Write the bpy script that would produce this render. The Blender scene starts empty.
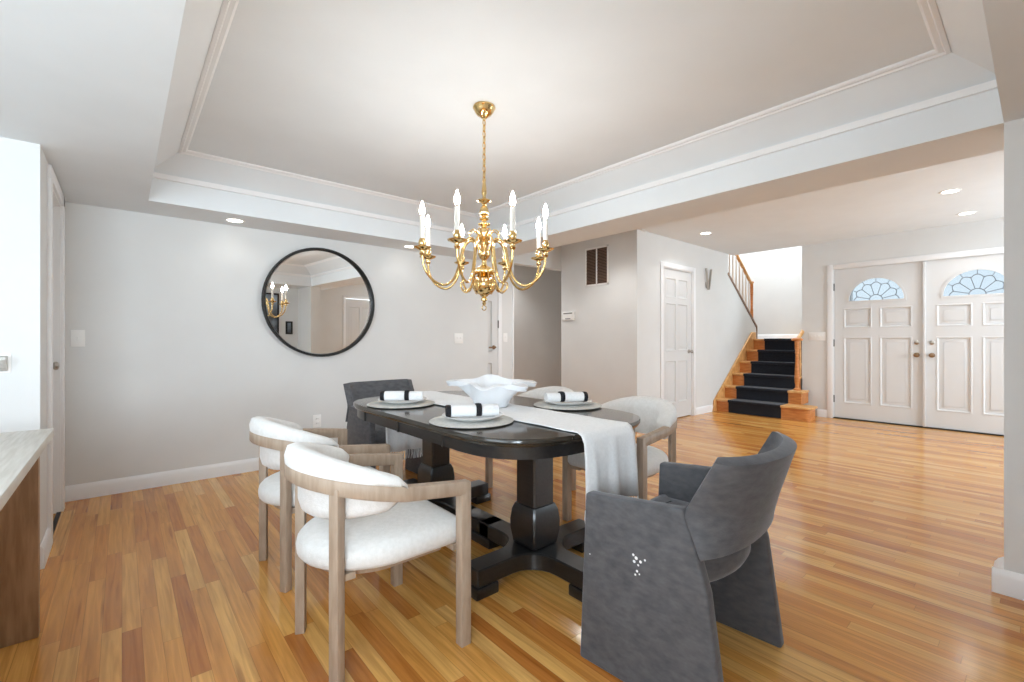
import bpy, bmesh, math, random
from mathutils import Vector, Matrix, Euler
random.seed(7)
PI = math.pi
S = bpy.context.scene
COL = S.collection

# ------------------------------------------------------------------ camera, world, lights, exposure
YAW = math.radians(49.4)                       # world X lies 49.4 deg to the right of the view axis
cam_d = bpy.data.cameras.new('camera'); cam = bpy.data.objects.new('camera', cam_d); COL.objects.link(cam)
cam.location = (0, 0, 1.10)
cam.rotation_euler = (PI/2, 0, YAW - PI/2)
cam_d.sensor_width = 36.0; cam_d.lens = 36.0*455.0/1024.0
cam_d.shift_y = -0.5/1024; cam_d.clip_start = 0.02
S.camera = cam
S.view_settings.view_transform = 'Standard'; S.view_settings.look = 'None'
S.view_settings.gamma = 1.0; S.view_settings.use_curve_mapping = False
S.view_settings.exposure = 0.5
S.cycles.use_denoising = True
S.cycles.max_bounces = 12; S.cycles.diffuse_bounces = 7; S.cycles.glossy_bounces = 5
S.cycles.sample_clamp_indirect = 6.0

W = bpy.data.worlds.new('sky'); S.world = W; W.use_nodes = True
bg = W.node_tree.nodes['Background']; bg.inputs[0].default_value = (0.86, 0.93, 1.0, 1); bg.inputs[1].default_value = 1.6

def area(name, loc, rot, sx, sy, power, color=(1, 1, 1), spread=PI):
    l = bpy.data.lights.new(name, 'AREA'); l.shape = 'RECTANGLE'; l.size = sx; l.size_y = sy
    l.energy = power; l.color = color; l.spread = spread
    o = bpy.data.objects.new(name, l); COL.objects.link(o); o.location = loc; o.rotation_euler = rot
    return o
def pt(name, loc, power, color=(1, .95, .88), r=.05):
    l = bpy.data.lights.new(name, 'POINT'); l.energy = power; l.color = color; l.shadow_soft_size = r
    o = bpy.data.objects.new(name, l); COL.objects.link(o); o.location = loc; return o
def spot(name, loc, power, angle=2.4, color=(1, .98, .96), r=.05, blend=.6):
    l = bpy.data.lights.new(name, 'SPOT'); l.energy = power; l.color = color; l.shadow_soft_size = r
    l.spot_size = angle; l.spot_blend = blend
    o = bpy.data.objects.new(name, l); COL.objects.link(o); o.location = loc; return o

# daylight outside the windows: dining nook (left), behind the camera, added foyer fill, upstairs
area('daylight_nook', (-1.95, .95, 1.38), (0, -PI/2-.25, 0), 1.35, 2.1, 30, (.90, .96, 1))
area('daylight_behind', (-.87, -0.80, 1.32), (PI/2+.08, 0, 0), 1.25, 1.25, 88, (.90, .96, 1))
area('foyer_fill', (6.35, -2.4, 1.40), (PI/2+.3, 0, 0), 1.8, 1.7, 140, (.90, .96, 1))  # fill light added to brighten the foyer, behind an unseen window
area('daylight_upstairs', (8.9, 3.4, 4.7), (0, 0, 0), 1.2, 1.6, 70, (.90, .96, 1))

# ------------------------------------------------------------------ materials
def srgb(r, g, b):
    f = lambda c: (c/255/12.92) if c/255 <= .04045 else ((c/255+.055)/1.055)**2.4
    return (f(r), f(g), f(b), 1)
def mat(name, col, rough=.5, metal=0, spec=.5, coat=0, sheen=0):
    m = bpy.data.materials.new(name); m.use_nodes = True
    p = m.node_tree.nodes['Principled BSDF']
    p.inputs['Base Color'].default_value = col; p.inputs['Roughness'].default_value = rough
    p.inputs['Metallic'].default_value = metal; p.inputs['Specular IOR Level'].default_value = spec
    p.inputs['Coat Weight'].default_value = coat; p.inputs['Coat Roughness'].default_value = .08
    p.inputs['Sheen Weight'].default_value = sheen
    return m
def nd(m, t, **kw):
    n = m.node_tree.nodes.new(t)
    for k, v in kw.items(): setattr(n, k, v)
    return n
def lk(m, a, b): m.node_tree.links.new(a, b)
def P(m): return m.node_tree.nodes['Principled BSDF']
def noisy(m, c1, c2, scale=8, stretch=(1, 1, 1), detail=4, bump=0, bscale=None, lo=.35, hi=.65, coords='Object'):
    """colour drifts between two tones of the same stuff; optional fine bump"""
    tc = nd(m, 'ShaderNodeTexCoord'); mp = nd(m, 'ShaderNodeMapping'); mp.inputs['Scale'].default_value = stretch
    lk(m, tc.outputs[coords], mp.inputs[0])
    n = nd(m, 'ShaderNodeTexNoise'); n.inputs['Scale'].default_value = scale; n.inputs['Detail'].default_value = detail
    lk(m, mp.outputs[0], n.inputs['Vector'])
    r = nd(m, 'ShaderNodeValToRGB'); r.color_ramp.elements[0].position = lo; r.color_ramp.elements[1].position = hi
    r.color_ramp.elements[0].color = c1; r.color_ramp.elements[1].color = c2
    lk(m, n.outputs['Fac'], r.inputs[0]); lk(m, r.outputs[0], P(m).inputs['Base Color'])
    if bump:
        n2 = nd(m, 'ShaderNodeTexNoise'); n2.inputs['Scale'].default_value = bscale or scale*6; n2.inputs['Detail'].default_value = 3
        lk(m, mp.outputs[0], n2.inputs['Vector'])
        b = nd(m, 'ShaderNodeBump'); b.inputs['Strength'].default_value = bump; b.inputs['Distance'].default_value = .004
        lk(m, n2.outputs['Fac'], b.inputs['Height']); lk(m, b.outputs[0], P(m).inputs['Normal'])
    return m
def emis(name, col, st):
    m = bpy.data.materials.new(name); m.use_nodes = True
    p = P(m); p.inputs['Base Color'].default_value = col; p.inputs['Emission Color'].default_value = col
    p.inputs['Emission Strength'].default_value = st; return m
def pane_mat(name, tint=(.93, .97, 1, 1), gloss=.07, rough=.02):
    m = bpy.data.materials.new(name); m.use_nodes = True; nt = m.node_tree
    nt.nodes.remove(P(m)); out = [n for n in nt.nodes if n.type == 'OUTPUT_MATERIAL'][0]
    t = nt.nodes.new('ShaderNodeBsdfTransparent'); t.inputs[0].default_value = tint
    g = nt.nodes.new('ShaderNodeBsdfGlossy'); g.inputs['Roughness'].default_value = rough
    x = nt.nodes.new('ShaderNodeMixShader'); x.inputs[0].default_value = gloss
    nt.links.new(t.outputs[0], x.inputs[1]); nt.links.new(g.outputs[0], x.inputs[2]); nt.links.new(x.outputs[0], out.inputs[0])
    return m

M = {}
M['wall'] = noisy(mat('wall_paint', srgb(219, 220, 219), .7, spec=.25), srgb(218, 219, 218), srgb(221, 222, 221), 3, bump=.05, bscale=140)
M['ceil'] = noisy(mat('ceiling_paint', srgb(227, 232, 235), .8, spec=.2), srgb(226, 231, 234), srgb(229, 234, 237), 3, bump=.04, bscale=120)
M['trim'] = mat('white_trim_paint', srgb(236, 237, 238), .4)
M['door'] = mat('white_door_paint', srgb(216, 217, 217), .42)
M['plastic'] = mat('white_plastic', srgb(240, 240, 238), .4)
M['white_ceramic'] = mat('white_glazed_ceramic', srgb(230, 230, 230), .25, coat=.3)
M['bowl'] = noisy(mat('white_stoneware', srgb(243, 244, 246), .45), srgb(226, 228, 231), srgb(231, 233, 236), 6)
M['mat'] = noisy(mat('grey_placemat_weave', srgb(196, 195, 190), .8), srgb(188, 187, 182), srgb(205, 204, 199), 90, bump=.3, bscale=300)
M['boucle'] = noisy(mat('white_boucle_fabric', srgb(238, 237, 234), .9, spec=.2, sheen=.3), srgb(219, 218, 215), srgb(227, 226, 224), 60, bump=.35, bscale=220)
M['linen'] = noisy(mat('white_linen', srgb(238, 238, 238), .85, spec=.2, sheen=.2), srgb(230, 231, 232), srgb(237, 238, 239), 90, bump=.25, bscale=320)
M['black_linen'] = noisy(mat('black_linen', srgb(34, 34, 38), .85, spec=.2), srgb(26, 26, 30), srgb(48, 48, 52), 120)
M['oakgrey'] = noisy(mat('bleached_oak', srgb(178, 158, 138), .5), srgb(160, 140, 121), srgb(176, 157, 138), 9, (6, 6, 1), bump=.08, bscale=60)
M['blackwood'] = noisy(mat('black_stained_wood', srgb(30, 29, 29), .3, spec=.5, coat=.2), srgb(24, 23, 24), srgb(36, 35, 35), 10, (8, 1, 8))
M['blacktop'] = noisy(mat('black_brown_tabletop', srgb(64, 57, 48), .16, spec=.5, coat=.3), srgb(43, 39, 33), srgb(52, 47, 40), 5, (6, 1, 1))
M['brass'] = noisy(mat('polished_brass', srgb(224, 190, 128), .14, metal=1), srgb(219, 184, 120), srgb(236, 206, 150), 5)
M['sleeve'] = mat('white_candle_sleeve', srgb(214, 210, 202), .5)
M['bulb'] = emis('lit_bulb', (1, .97, .93, 1), 125)
M['lens'] = emis('lit_downlight_lens', (1, .96, .88, 1), 5)
M['blackmetal'] = mat('black_metal', srgb(30, 29, 28), .4, metal=.3)
M['mirror'] = mat('mirror_silver', (.93, .94, .94, 1), .0, metal=1)
M['nickel'] = mat('satin_nickel', srgb(186, 180, 172), .28, metal=1)
M['hinge'] = mat('dark_hinge_metal', srgb(96, 92, 88), .45, metal=.6)
M['antique'] = mat('antique_bronze', srgb(150, 128, 104), .35, metal=1)
M['oak'] = noisy(mat('oak_stair_wood', srgb(198, 126, 62), .38), srgb(182, 108, 48), srgb(208, 138, 74), 6, (3, 1.2, 12), bump=.04)
M['oaklight'] = noisy(mat('pale_oak_rail', srgb(210, 160, 98), .4), srgb(198, 144, 82), srgb(220, 172, 112), 8, (2, 2, 2))
M['walnut'] = mat('brown_rail_cap', srgb(128, 100, 78), .45)
M['palewood'] = mat('pale_baluster_wood', srgb(206, 194, 178), .5)
M['carpet'] = noisy(mat('black_stair_carpet', srgb(38, 40, 46), 1, spec=.1, sheen=.15), srgb(29, 31, 37), srgb(48, 50, 57), 120, bump=.5, bscale=300)
M['ventbrown'] = mat('brown_vent_metal', srgb(122, 98, 84), .5)
M['ventdark'] = mat('vent_duct_dark', srgb(40, 30, 26), .8)
M['desktop'] = noisy(mat('pale_whitewashed_wood', srgb(206, 203, 195), .5), srgb(197, 193, 184), srgb(214, 211, 204), 7, (14, 1, 4), bump=.06)
M['deskwood'] = noisy(mat('brown_desk_wood', srgb(140, 112, 86), .5), srgb(146, 116, 88), srgb(172, 142, 112), 6, (9, 9, 1), bump=.08)
M['dark'] = mat('dark_threshold', srgb(34, 30, 27), .6)
M['lead'] = mat('window_leading', srgb(120, 128, 136), .5, metal=.4)
M['pane'] = pane_mat('window_glass')
M['lunette'] = pane_mat('lunette_glass', (.62, .66, .68, 1), .05, .05)
M['grey_plastic'] = mat('grey_display', srgb(120, 120, 118), .3)
M['paper'] = noisy(mat('dark_print', srgb(70, 82, 96), .6), srgb(40, 44, 50), srgb(150, 165, 180), 3)
M['pavers'] = mat('outdoor_ground', srgb(150, 150, 145), .9)

# grey velvet: crushed pile with tone drift; white worn flecks only on the near chair's side (fleck mesh)
def velvet():
    m = mat('grey_velvet', srgb(92, 93, 97), .75, spec=.25, sheen=.55)
    P(m).inputs['Sheen Roughness'].default_value = .35; P(m).inputs['Sheen Tint'].default_value = srgb(190, 192, 198)
    return noisy(m, srgb(76, 76, 79), srgb(98, 98, 101), 26, (1, 1, 2), 8, bump=.2, bscale=120, lo=.25, hi=.75)
M['velvet'] = velvet()

def floor_mat():
    m = mat('oak_strip_floor', srgb(205, 150, 90), .15, spec=.5, coat=0)
    P(m).inputs['Coat Roughness'].default_value = .12
    tc = nd(m, 'ShaderNodeTexCoord'); sp = nd(m, 'ShaderNodeSeparateXYZ'); lk(m, tc.outputs['Object'], sp.inputs[0])
    def math_(op, a, b=None):
        n = nd(m, 'ShaderNodeMath', operation=op)
        for i, v in ((0, a), (1, b)):
            if v is None: continue
            if isinstance(v, (int, float)): n.inputs[i].default_value = v
            else: lk(m, v, n.inputs[i])
        return n.outputs[0]
    row_f = math_('DIVIDE', sp.outputs[0], .057); row = math_('FLOOR', row_f)
    wn = nd(m, 'ShaderNodeTexWhiteNoise', noise_dimensions='1D'); lk(m, row, wn.inputs['W'])
    off = math_('MULTIPLY', wn.outputs['Value'], 7.3)
    ln_f = math_('ADD', math_('DIVIDE', sp.outputs[1], .82), off); ln = math_('FLOOR', ln_f)
    cb = nd(m, 'ShaderNodeCombineXYZ'); lk(m, row, cb.inputs[0]); lk(m, ln, cb.inputs[1])
    pn = nd(m, 'ShaderNodeTexWhiteNoise', noise_dimensions='2D'); lk(m, cb.outputs[0], pn.inputs['Vector'])
    ramp = nd(m, 'ShaderNodeValToRGB'); cr = ramp.color_ramp
    cr.elements[0].position = 0; cr.elements[0].color = srgb(190, 121, 56)
    cr.elements[1].position = 1; cr.elements[1].color = srgb(231, 182, 110)
    for pos, c in ((.22, (206, 140, 68)), (.5, (219, 157, 80)), (.8, (227, 173, 95))):
        e = cr.elements.new(pos); e.color = srgb(*c)
    lk(m, pn.outputs['Value'], ramp.inputs[0])
    # grain: noise stretched along the board, shifted per board
    sh = nd(m, 'ShaderNodeVectorMath', operation='MULTIPLY'); lk(m, tc.outputs['Object'], sh.inputs[0]); sh.inputs[1].default_value = (34, 1.6, 1)
    sh2 = nd(m, 'ShaderNodeVectorMath', operation='ADD'); lk(m, sh.outputs[0], sh2.inputs[0])
    sc = nd(m, 'ShaderNodeVectorMath', operation='SCALE'); lk(m, pn.outputs['Color'], sc.inputs[0]); sc.inputs['Scale'].default_value = 37
    lk(m, sc.outputs[0], sh2.inputs[1])
    g = nd(m, 'ShaderNodeTexNoise'); g.inputs['Scale'].default_value = 1.6; g.inputs['Detail'].default_value = 6; g.inputs['Distortion'].default_value = .8
    lk(m, sh2.outputs[0], g.inputs['Vector'])
    gr = nd(m, 'ShaderNodeValToRGB'); gr.color_ramp.elements[0].position = .3; gr.color_ramp.elements[1].position = .68
    gr.color_ramp.elements[0].color = (.62, .54, .46, 1); gr.color_ramp.elements[1].color = (1.06, 1.05, 1.03, 1)
    lk(m, g.outputs['Fac'], gr.inputs[0])
    mx = nd(m, 'ShaderNodeMix', data_type='RGBA', blend_type='MULTIPLY'); mx.inputs['Factor'].default_value = .75
    lk(m, ramp.outputs[0], mx.inputs['A']); lk(m, gr.outputs[0], mx.inputs['B'])
    # dark mineral streaks in a few boards
    st = nd(m, 'ShaderNodeVectorMath', operation='MULTIPLY'); lk(m, sh2.outputs[0], st.inputs[0]); st.inputs[1].default_value = (.9, .8, 1)
    sn = nd(m, 'ShaderNodeTexNoise'); sn.inputs['Scale'].default_value = 1.1; sn.inputs['Detail'].default_value = 2; lk(m, st.outputs[0], sn.inputs['Vector'])
    sr = nd(m, 'ShaderNodeValToRGB'); sr.color_ramp.elements[0].position = .64; sr.color_ramp.elements[1].position = .74
    sr.color_ramp.elements[0].color = (1, 1, 1, 1); sr.color_ramp.elements[1].color = (.55, .44, .36, 1); lk(m, sn.outputs['Fac'], sr.inputs[0])
    mxs = nd(m, 'ShaderNodeMix', data_type='RGBA', blend_type='MULTIPLY'); mxs.inputs['Factor'].default_value = .8
    lk(m, mx.outputs['Result'], mxs.inputs['A']); lk(m, sr.outputs[0], mxs.inputs['B']); mx = mxs
    # seams between boards
    fx = math_('FRACT', row_f); ex = math_('MINIMUM', fx, math_('SUBTRACT', 1, fx)); sx = math_('LESS_THAN', ex, .016)
    fy = math_('FRACT', ln_f); ey = math_('MINIMUM', fy, math_('SUBTRACT', 1, fy)); sy = math_('LESS_THAN', ey, .0012)
    seam = math_('MAXIMUM', sx, sy)
    mx2 = nd(m, 'ShaderNodeMix', data_type='RGBA', blend_type='MULTIPLY'); lk(m, math_('MULTIPLY', seam, .45), mx2.inputs['Factor'])
    lk(m, mx.outputs['Result'], mx2.inputs['A']); mx2.inputs['B'].default_value = (.35, .25, .18, 1)
    lk(m, mx2.outputs['Result'], P(m).inputs['Base Color'])
    b = nd(m, 'ShaderNodeBump'); b.inputs['Strength'].default_value = .25; b.inputs['Distance'].default_value = .002
    lk(m, math_('SUBTRACT', math_('MULTIPLY', g.outputs['Fac'], .25), seam), b.inputs['Height']); lk(m, b.outputs[0], P(m).inputs['Normal'])
    return m
M['floor'] = floor_mat()

# ------------------------------------------------------------------ mesh helpers
def xf(bm, verts, loc=(0, 0, 0), rot=(0, 0, 0)):
    mt = Matrix.Translation(loc) @ Euler(rot).to_matrix().to_4x4()
    bmesh.ops.transform(bm, matrix=mt, verts=verts)
def box(bm, x0, x1, y0, y1, z0, z1, bev=0, seg=2, loc=(0, 0, 0), rot=(0, 0, 0)):
    t = bmesh.new(); bmesh.ops.create_cube(t, size=1)
    for v in t.verts:
        v.co = Vector((x0+(v.co.x+.5)*(x1-x0), y0+(v.co.y+.5)*(y1-y0), z0+(v.co.z+.5)*(z1-z0)))
    if bev: bmesh.ops.bevel(t, geom=t.edges[:], offset=bev, segments=seg, affect='EDGES', profile=.5)
    xf(t, t.verts[:], loc, rot); merge(bm, t)
def merge(bm, t):
    me = bpy.data.meshes.new('tmp'); t.to_mesh(me); t.free(); bm.from_mesh(me); bpy.data.meshes.remove(me)
def lathe(bm, prof, n=24, loc=(0, 0, 0), rot=(0, 0, 0)):
    t = bmesh.new(); rings = []
    for r, z in prof:
        if r < 1e-6: rings.append([t.verts.new((0, 0, z))])
        else: rings.append([t.verts.new((r*math.cos(2*PI*k/n), r*math.sin(2*PI*k/n), z)) for k in range(n)])
    for a, b in zip(rings, rings[1:]):
        for k in range(n):
            k2 = (k+1) % n
            if len(a) == 1 and len(b) == 1: continue
            if len(a) == 1: t.faces.new((a[0], b[k2], b[k]))
            elif len(b) == 1: t.faces.new((a[k], a[k2], b[0]))
            else: t.faces.new((a[k], a[k2], b[k2], b[k]))
    bmesh.ops.recalc_face_normals(t, faces=t.faces[:]); xf(t, t.verts[:], loc, rot); merge(bm, t)
def sweep(bm, path, sect, closed=False, cap=True, up=Vector((0, 0, 1))):
    """sweep sections (list of (a,b) per station or one list) along path; a = sideways (left of travel), b = up"""
    t = bmesh.new(); n = len(path); path = [Vector(p) for p in path]; rings = []
    for i, p in enumerate(path):
        if closed: d = path[(i+1) % n]-path[i-1]
        else: d = path[min(i+1, n-1)]-path[max(i-1, 0)]
        d.normalize(); side = up.cross(d)
        if side.length < 1e-4: side = Vector((1, 0, 0))
        side.normalize(); u2 = d.cross(side)
        sc = sect(i) if callable(sect) else sect
        rings.append([t.verts.new(p+side*a+u2*b) for a, b in sc])
    m = len(rings[0])
    for i in range(n if closed else n-1):
        a, b = rings[i], rings[(i+1) % n]
        for k in range(m): t.faces.new((a[k], a[(k+1) % m], b[(k+1) % m], b[k]))
    if cap and not closed: t.faces.new(rings[0][::-1]); t.faces.new(rings[-1])
    bmesh.ops.recalc_face_normals(t, faces=t.faces[:]); merge(bm, t)
def circ(r, n=10): return [(r*math.cos(2*PI*k/n), r*math.sin(2*PI*k/n)) for k in range(n)]
def tube(bm, path, r, n=10, closed=False, up=Vector((0, 0, 1))):
    sweep(bm, path, (lambda i: circ(r(i), n)) if callable(r) else circ(r, n), closed, True, up)
def prism(bm, pts, axis, a0, a1, bev=0, seg=2):
    """polygon pts extruded along axis ('x': pts=(y,z), 'y': (x,z), 'z': (x,y))"""
    t = bmesh.new()
    def mk(p, a): return {'x': (a, p[0], p[1]), 'y': (p[0], a, p[1]), 'z': (p[0], p[1], a)}[axis]
    A = [t.verts.new(mk(p, a0)) for p in pts]; B = [t.verts.new(mk(p, a1)) for p in pts]; n = len(pts)
    t.faces.new(A); t.faces.new(B[::-1])
    for k in range(n): t.faces.new((A[k], B[k], B[(k+1) % n], A[(k+1) % n]))
    bmesh.ops.recalc_face_normals(t, faces=t.faces[:])
    if bev: bmesh.ops.bevel(t, geom=t.edges[:], offset=bev, segments=seg, affect='EDGES', profile=.5)
    merge(bm, t)
def loft(bm, rings, cap=True):
    t = bmesh.new(); R = [[t.verts.new(p) for p in r] for r in rings]; n = len(R[0])
    for a, b in zip(R, R[1:]):
        for k in range(n): t.faces.new((a[k], a[(k+1) % n], b[(k+1) % n], b[k]))
    if cap: t.faces.new(R[0][::-1]); t.faces.new(R[-1])
    bmesh.ops.recalc_face_normals(t, faces=t.faces[:]); merge(bm, t)
def inset_ring(out, d, z, c=(0, 0)):
    """shrink an outline by d along vertex normals"""
    n = len(out); res = []
    for i in range(n):
        a = Vector(out[i-1]); b = Vector(out[(i+1) % n]); t = (b-a).normalized(); nn = Vector((-t.y, t.x))
        p = Vector(out[i])+nn*d; res.append((p.x+c[0], p.y+c[1], z))
    return res
def pillow(bm, outline, levels):
    # small steps follow the outline's normals, large ones shrink it about its centre
    n = len(outline); cx = sum(p[0] for p in outline)/n; cy = sum(p[1] for p in outline)/n; rings = []
    for d, z in levels:
        r = inset_ring(outline, min(d, .02), z); k = 1-max(0, d-.02)/.25
        rings.append([(cx+(x-cx)*k, cy+(y-cy)*k, zz) for x, y, zz in r])
    loft(bm, rings)

def make(name, bm, m, parent=None, smooth=40, loc=(0, 0, 0)):
    me = bpy.data.meshes.new(name); bm.to_mesh(me); bm.free()
    if smooth:
        for p in me.polygons: p.use_smooth = True
        me.set_sharp_from_angle(angle=math.radians(smooth))
    me.materials.append(M[m] if isinstance(m, str) else m)
    o = bpy.data.objects.new(name, me); COL.objects.link(o); o.location = loc
    if parent: o.parent = parent
    return o
def NB(): return bmesh.new()
def thing(name, label, cat, loc=(0, 0, 0), rz=0, group=None):
    o = bpy.data.objects.new(name, None); COL.objects.link(o); o.location = loc; o.rotation_euler = (0, 0, rz)
    o.empty_display_size = .1; return tag(o, label, cat, group)
def tag(o, label, cat, group=None):
    o['label'] = label; o['category'] = cat
    if group: o['group'] = group
    return o
def struct(name, bm, m, smooth=35):
    o = make(name, bm, m, None, smooth); o['kind'] = 'structure'; return o
def dup(root, loc, rz=0, label=None):
    def cp(o, par):
        c = o.copy(); COL.objects.link(c)
        if par: c.parent = par
        for ch in [x for x in list(bpy.data.objects) if x.parent == o]: cp(ch, c)
        return c
    r = cp(root, None); r.location = loc; r.rotation_euler = (0, 0, rz)
    if label: r['label'] = label
    return r
def bx(*a, **k):
    b = NB(); box(b, *a, **k); return b

# ------------------------------------------------------------------ the setting
YM, XL, XB, XO, ZS, ZC, ZF = 4.344, -.300, 2.91, 3.33, 2.046, 2.38, 2.51
YT0, YT1, XT0 = .11, 3.93, .135          # tray opening
YC, XV, XF, YH = 3.343, 4.95, 7.67, 4.65 # closet wall, vent wall, front wall, hall wall
YN = 3.15                                # nook wall facing the camera
struct('floor', bx(-1.9, 9.9, -2.6, 7, -.1, 0), 'floor')
struct('ground', bx(-14, 24, -16, 16, -.25, -.12), 'pavers')
def wallbox(name, *boxes, m='wall'):
    b = NB()
    for q in boxes: box(b, *q)
    return struct(name, b, m)
wallbox('wall_back', (XL-.12, 3.345, YM, YM+.12, 0, 2.7))
wallbox('wall_left', (XL-.12, XL, YN+.12, 3.49, 0, ZS+.02), (XL-.12, XL, 4.11, YM, 0, ZS+.02), (XL-.12, XL, 3.49, 4.11, 1.975, ZS+.02))
wallbox('wall_nook', (-1.82, XL, YN, YN+.12, 0, ZS+.02))
wallbox('wall_nook_side', (-1.82, -1.7, -.6, -.1, 0, 2.2), (-1.82, -1.7, 2.0, YN+.1, 0, 2.2), (-1.82, -1.7, -.1, 2.0, 0, .8), (-1.82, -1.7, -.1, 2.0, 2.0, 2.2))
wallbox('wall_near', (-1.82, -1.5, -.62, -.5, 0, 2.2), (-.25, 3.08, -.62, -.5, 0, 2.2), (-1.5, -.25, -.62, -.5, 0, .75), (-1.5, -.25, -.62, -.5, 1.98, 2.2))
wallbox('wall_right', (XB, XB+.17, -.6, YT0, 0, ZS+.02))
wallbox('wall_vent', (XV, XV+.1, YC+.1, YH, 0, ZF+.02))
wallbox('wall_closet', (XV, 5.50, YC, YC+.1, 0, ZF+.02), (6.395, 7.5, YC, YC+.1, 0, ZF+.02), (5.50, 6.395, YC, YC+.1, 2.12, ZF+.02))
wallbox('wall_front', (XF, XF+.13, -2.1, -.05, 0, ZF+.02), (XF, XF+.13, 2.0, 2.33, 0, 5), (XF, XF+.13, -.05, 2.0, 2.14, ZF+.02))
wallbox('wall_hall', (2.8, 4.005, YH, YH+.12, 0, ZF+.02), (4.005, XV+.1, YH, YH+.12, 2.15, ZF+.02), (3.885, 4.005, YH+.12, 6.0, 0, ZF+.02))
wallbox('wall_hall_end', (3.885, 7.5, 6.0, 6.12, 0, ZF+.02), (2.7, 2.8, YM+.1, YH+.12, 0, ZF+.02), (7.4, 7.5, 4.6, 6.1, 0, ZF+.02))
wallbox('wall_foyer', (3.08, 4.5, -2.12, -2.0, 0, ZF), (4.5, 5.38, -2.12, -2.0, 2.1, ZF),
        (5.38, 5.5, -2.12, -2.0, 0, ZF), (7.2, 7.8, -2.12, -2.0, 0, ZF), (5.5, 7.2, -2.12, -2.0, 0, .6), (5.5, 7.2, -2.12, -2.0, 2.2, ZF), (2.96, 3.08, -2.12, -.5, 0, ZF))
# stairwell: knee wall with sloping top, tall white walls and a high ceiling
b = NB(); prism(b, [(7.5, 0), (9.75, 0), (9.75, 1.128), (8.66, 1.128), (8.62, 1.33), (7.5, 2.17)], 'y', YC, YC+.1); struct('wall_stair', b, 'wall')
wallbox('wall_stairwell', (9.75, 9.87, 2.2, 4.6, 0, 5), (XF+.1, 9.87, 2.21, 2.33, 0, 5), (5.0, 9.87, 4.5, 4.62, 0, 5), (5.0, 5.1, 3.3, 4.6, 2.5, 5), (5.0, 7.7, 3.24, 3.343, 2.7, 5), (7.55, 7.67, 2.2, 3.343, 2.7, 5))
# ceilings: soffit ring and raised tray over the dining table, foyer ceiling beyond the beam
b = NB()
box(b, -1.82, XT0, -.62, YM+.1, ZS, 2.7); box(b, XT0, XB, YT1, YM+.1, ZS, 2.7); box(b, XT0, XB, -.62, YT0, ZS, 2.7); box(b, XT0-.05, XB+.05, YT0-.05, YT1+.05, ZC, 2.7)
struct('ceiling', b, 'ceil')
struct('ceiling_beam', bx(XB, XO, -.62, YM+.05, ZS, 2.7), 'ceil')
b = NB(); box(b, XO-.1, XF+.02, -2.12, YC, ZF, 2.7); box(b, XO-.6, XV+.1, YC, 6.12, ZF, 2.7); box(b, XV+.1, 7.5, YH, 6.12, ZF, 2.7); box(b, 3.0, XO, -2.12, -.6, ZF, 2.7)
struct('ceiling_foyer', b, 'ceil')
b = NB(); box(b, 5.0, 8.2, 2.2, 4.62, 5, 5.1); box(b, 9.6, 9.87, 2.2, 4.62, 5, 5.1); box(b, 8.2, 9.6, 2.2, 2.5, 5, 5.1); box(b, 8.2, 9.6, 4.3, 4.62, 5, 5.1); struct('ceiling_stairwell', b, 'ceil')
# crown, sloped cove and upper moulding round the tray
def ring4(d, z): return [(XT0+d, YT0+d, z), (XB-d, YT0+d, z), (XB-d, YT1-d, z), (XT0+d, YT1-d, z)]
b = NB(); loft(b, [ring4(-.01, 2.202), ring4(.014, 2.206), ring4(.020, 2.238), ring4(.004, 2.243), ring4(-.01, 2.245)], cap=False); struct('trim_1', b, 'trim', 20)
b = NB(); loft(b, [ring4(0, 2.242), ring4(.155, 2.366), ring4(.155, 2.40)], cap=False); struct('ceiling_cove', b, 'ceil', 20)
b = NB(); loft(b, [ring4(.150, 2.360), ring4(.166, 2.357), ring4(.172, 2.366), ring4(.188, 2.364), ring4(.198, 2.372), ring4(.20, 2.383)], cap=False); struct('trim_2', b, 'trim', 20)

# baseboards
def baseboard(name, x0, y0, x1, y1, nx, ny, h=.105):
    """run from (x0,y0) to (x1,y1); (nx,ny) points into the room"""
    prof = [(-.002, 0), (.016, 0), (.016, h-.03), (.011, h-.012), (.004, h), (-.002, h)]
    rings = [[(x+nx*a, y+ny*a, z) for a, z in prof] for x, y in ((x0, y0), (x1, y1))]
    b = NB(); loft(b, rings); return struct(name, b, 'trim', 20)
baseboard('baseboard_back', XL, YM, 3.345, YM, 0, -1)
baseboard('baseboard_nook', -1.7, YN, XL, YN, 0, -1)
baseboard('baseboard_nook_end', XL, YN-.016, XL, 3.43, 1, 0, .11)
baseboard('baseboard_right', XB, -.5, XB, YT0+.036, -1, 0)
baseboard('baseboard_right_end', XB, YT0, XB+.17, YT0, 0, 2.25)
baseboard('baseboard_vent', XV, YC-.01, XV, YH, -1, 0)
baseboard('baseboard_closet', XV-.016, YC, 5.49, YC, 0, -1)
baseboard('baseboard_stair', 6.40, YC, 6.99, YC, 0, -1)
baseboard('baseboard_front', XF, 1.995, XF, 2.13, -1, 0)
baseboard('baseboard_hall', 3.75, YH, 4.005, YH, 0, -1)
baseboard('baseboard_hall_end', 4.005, 6.0, 7.4, 6.0, 0, -1)
baseboard('baseboard_near', -1.7, -.5, XB, -.5, 0, 1)
baseboard('baseboard_landing', 9.75, 2.33, 9.75, 4.5, -1, 0, 1.13+.09)

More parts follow.
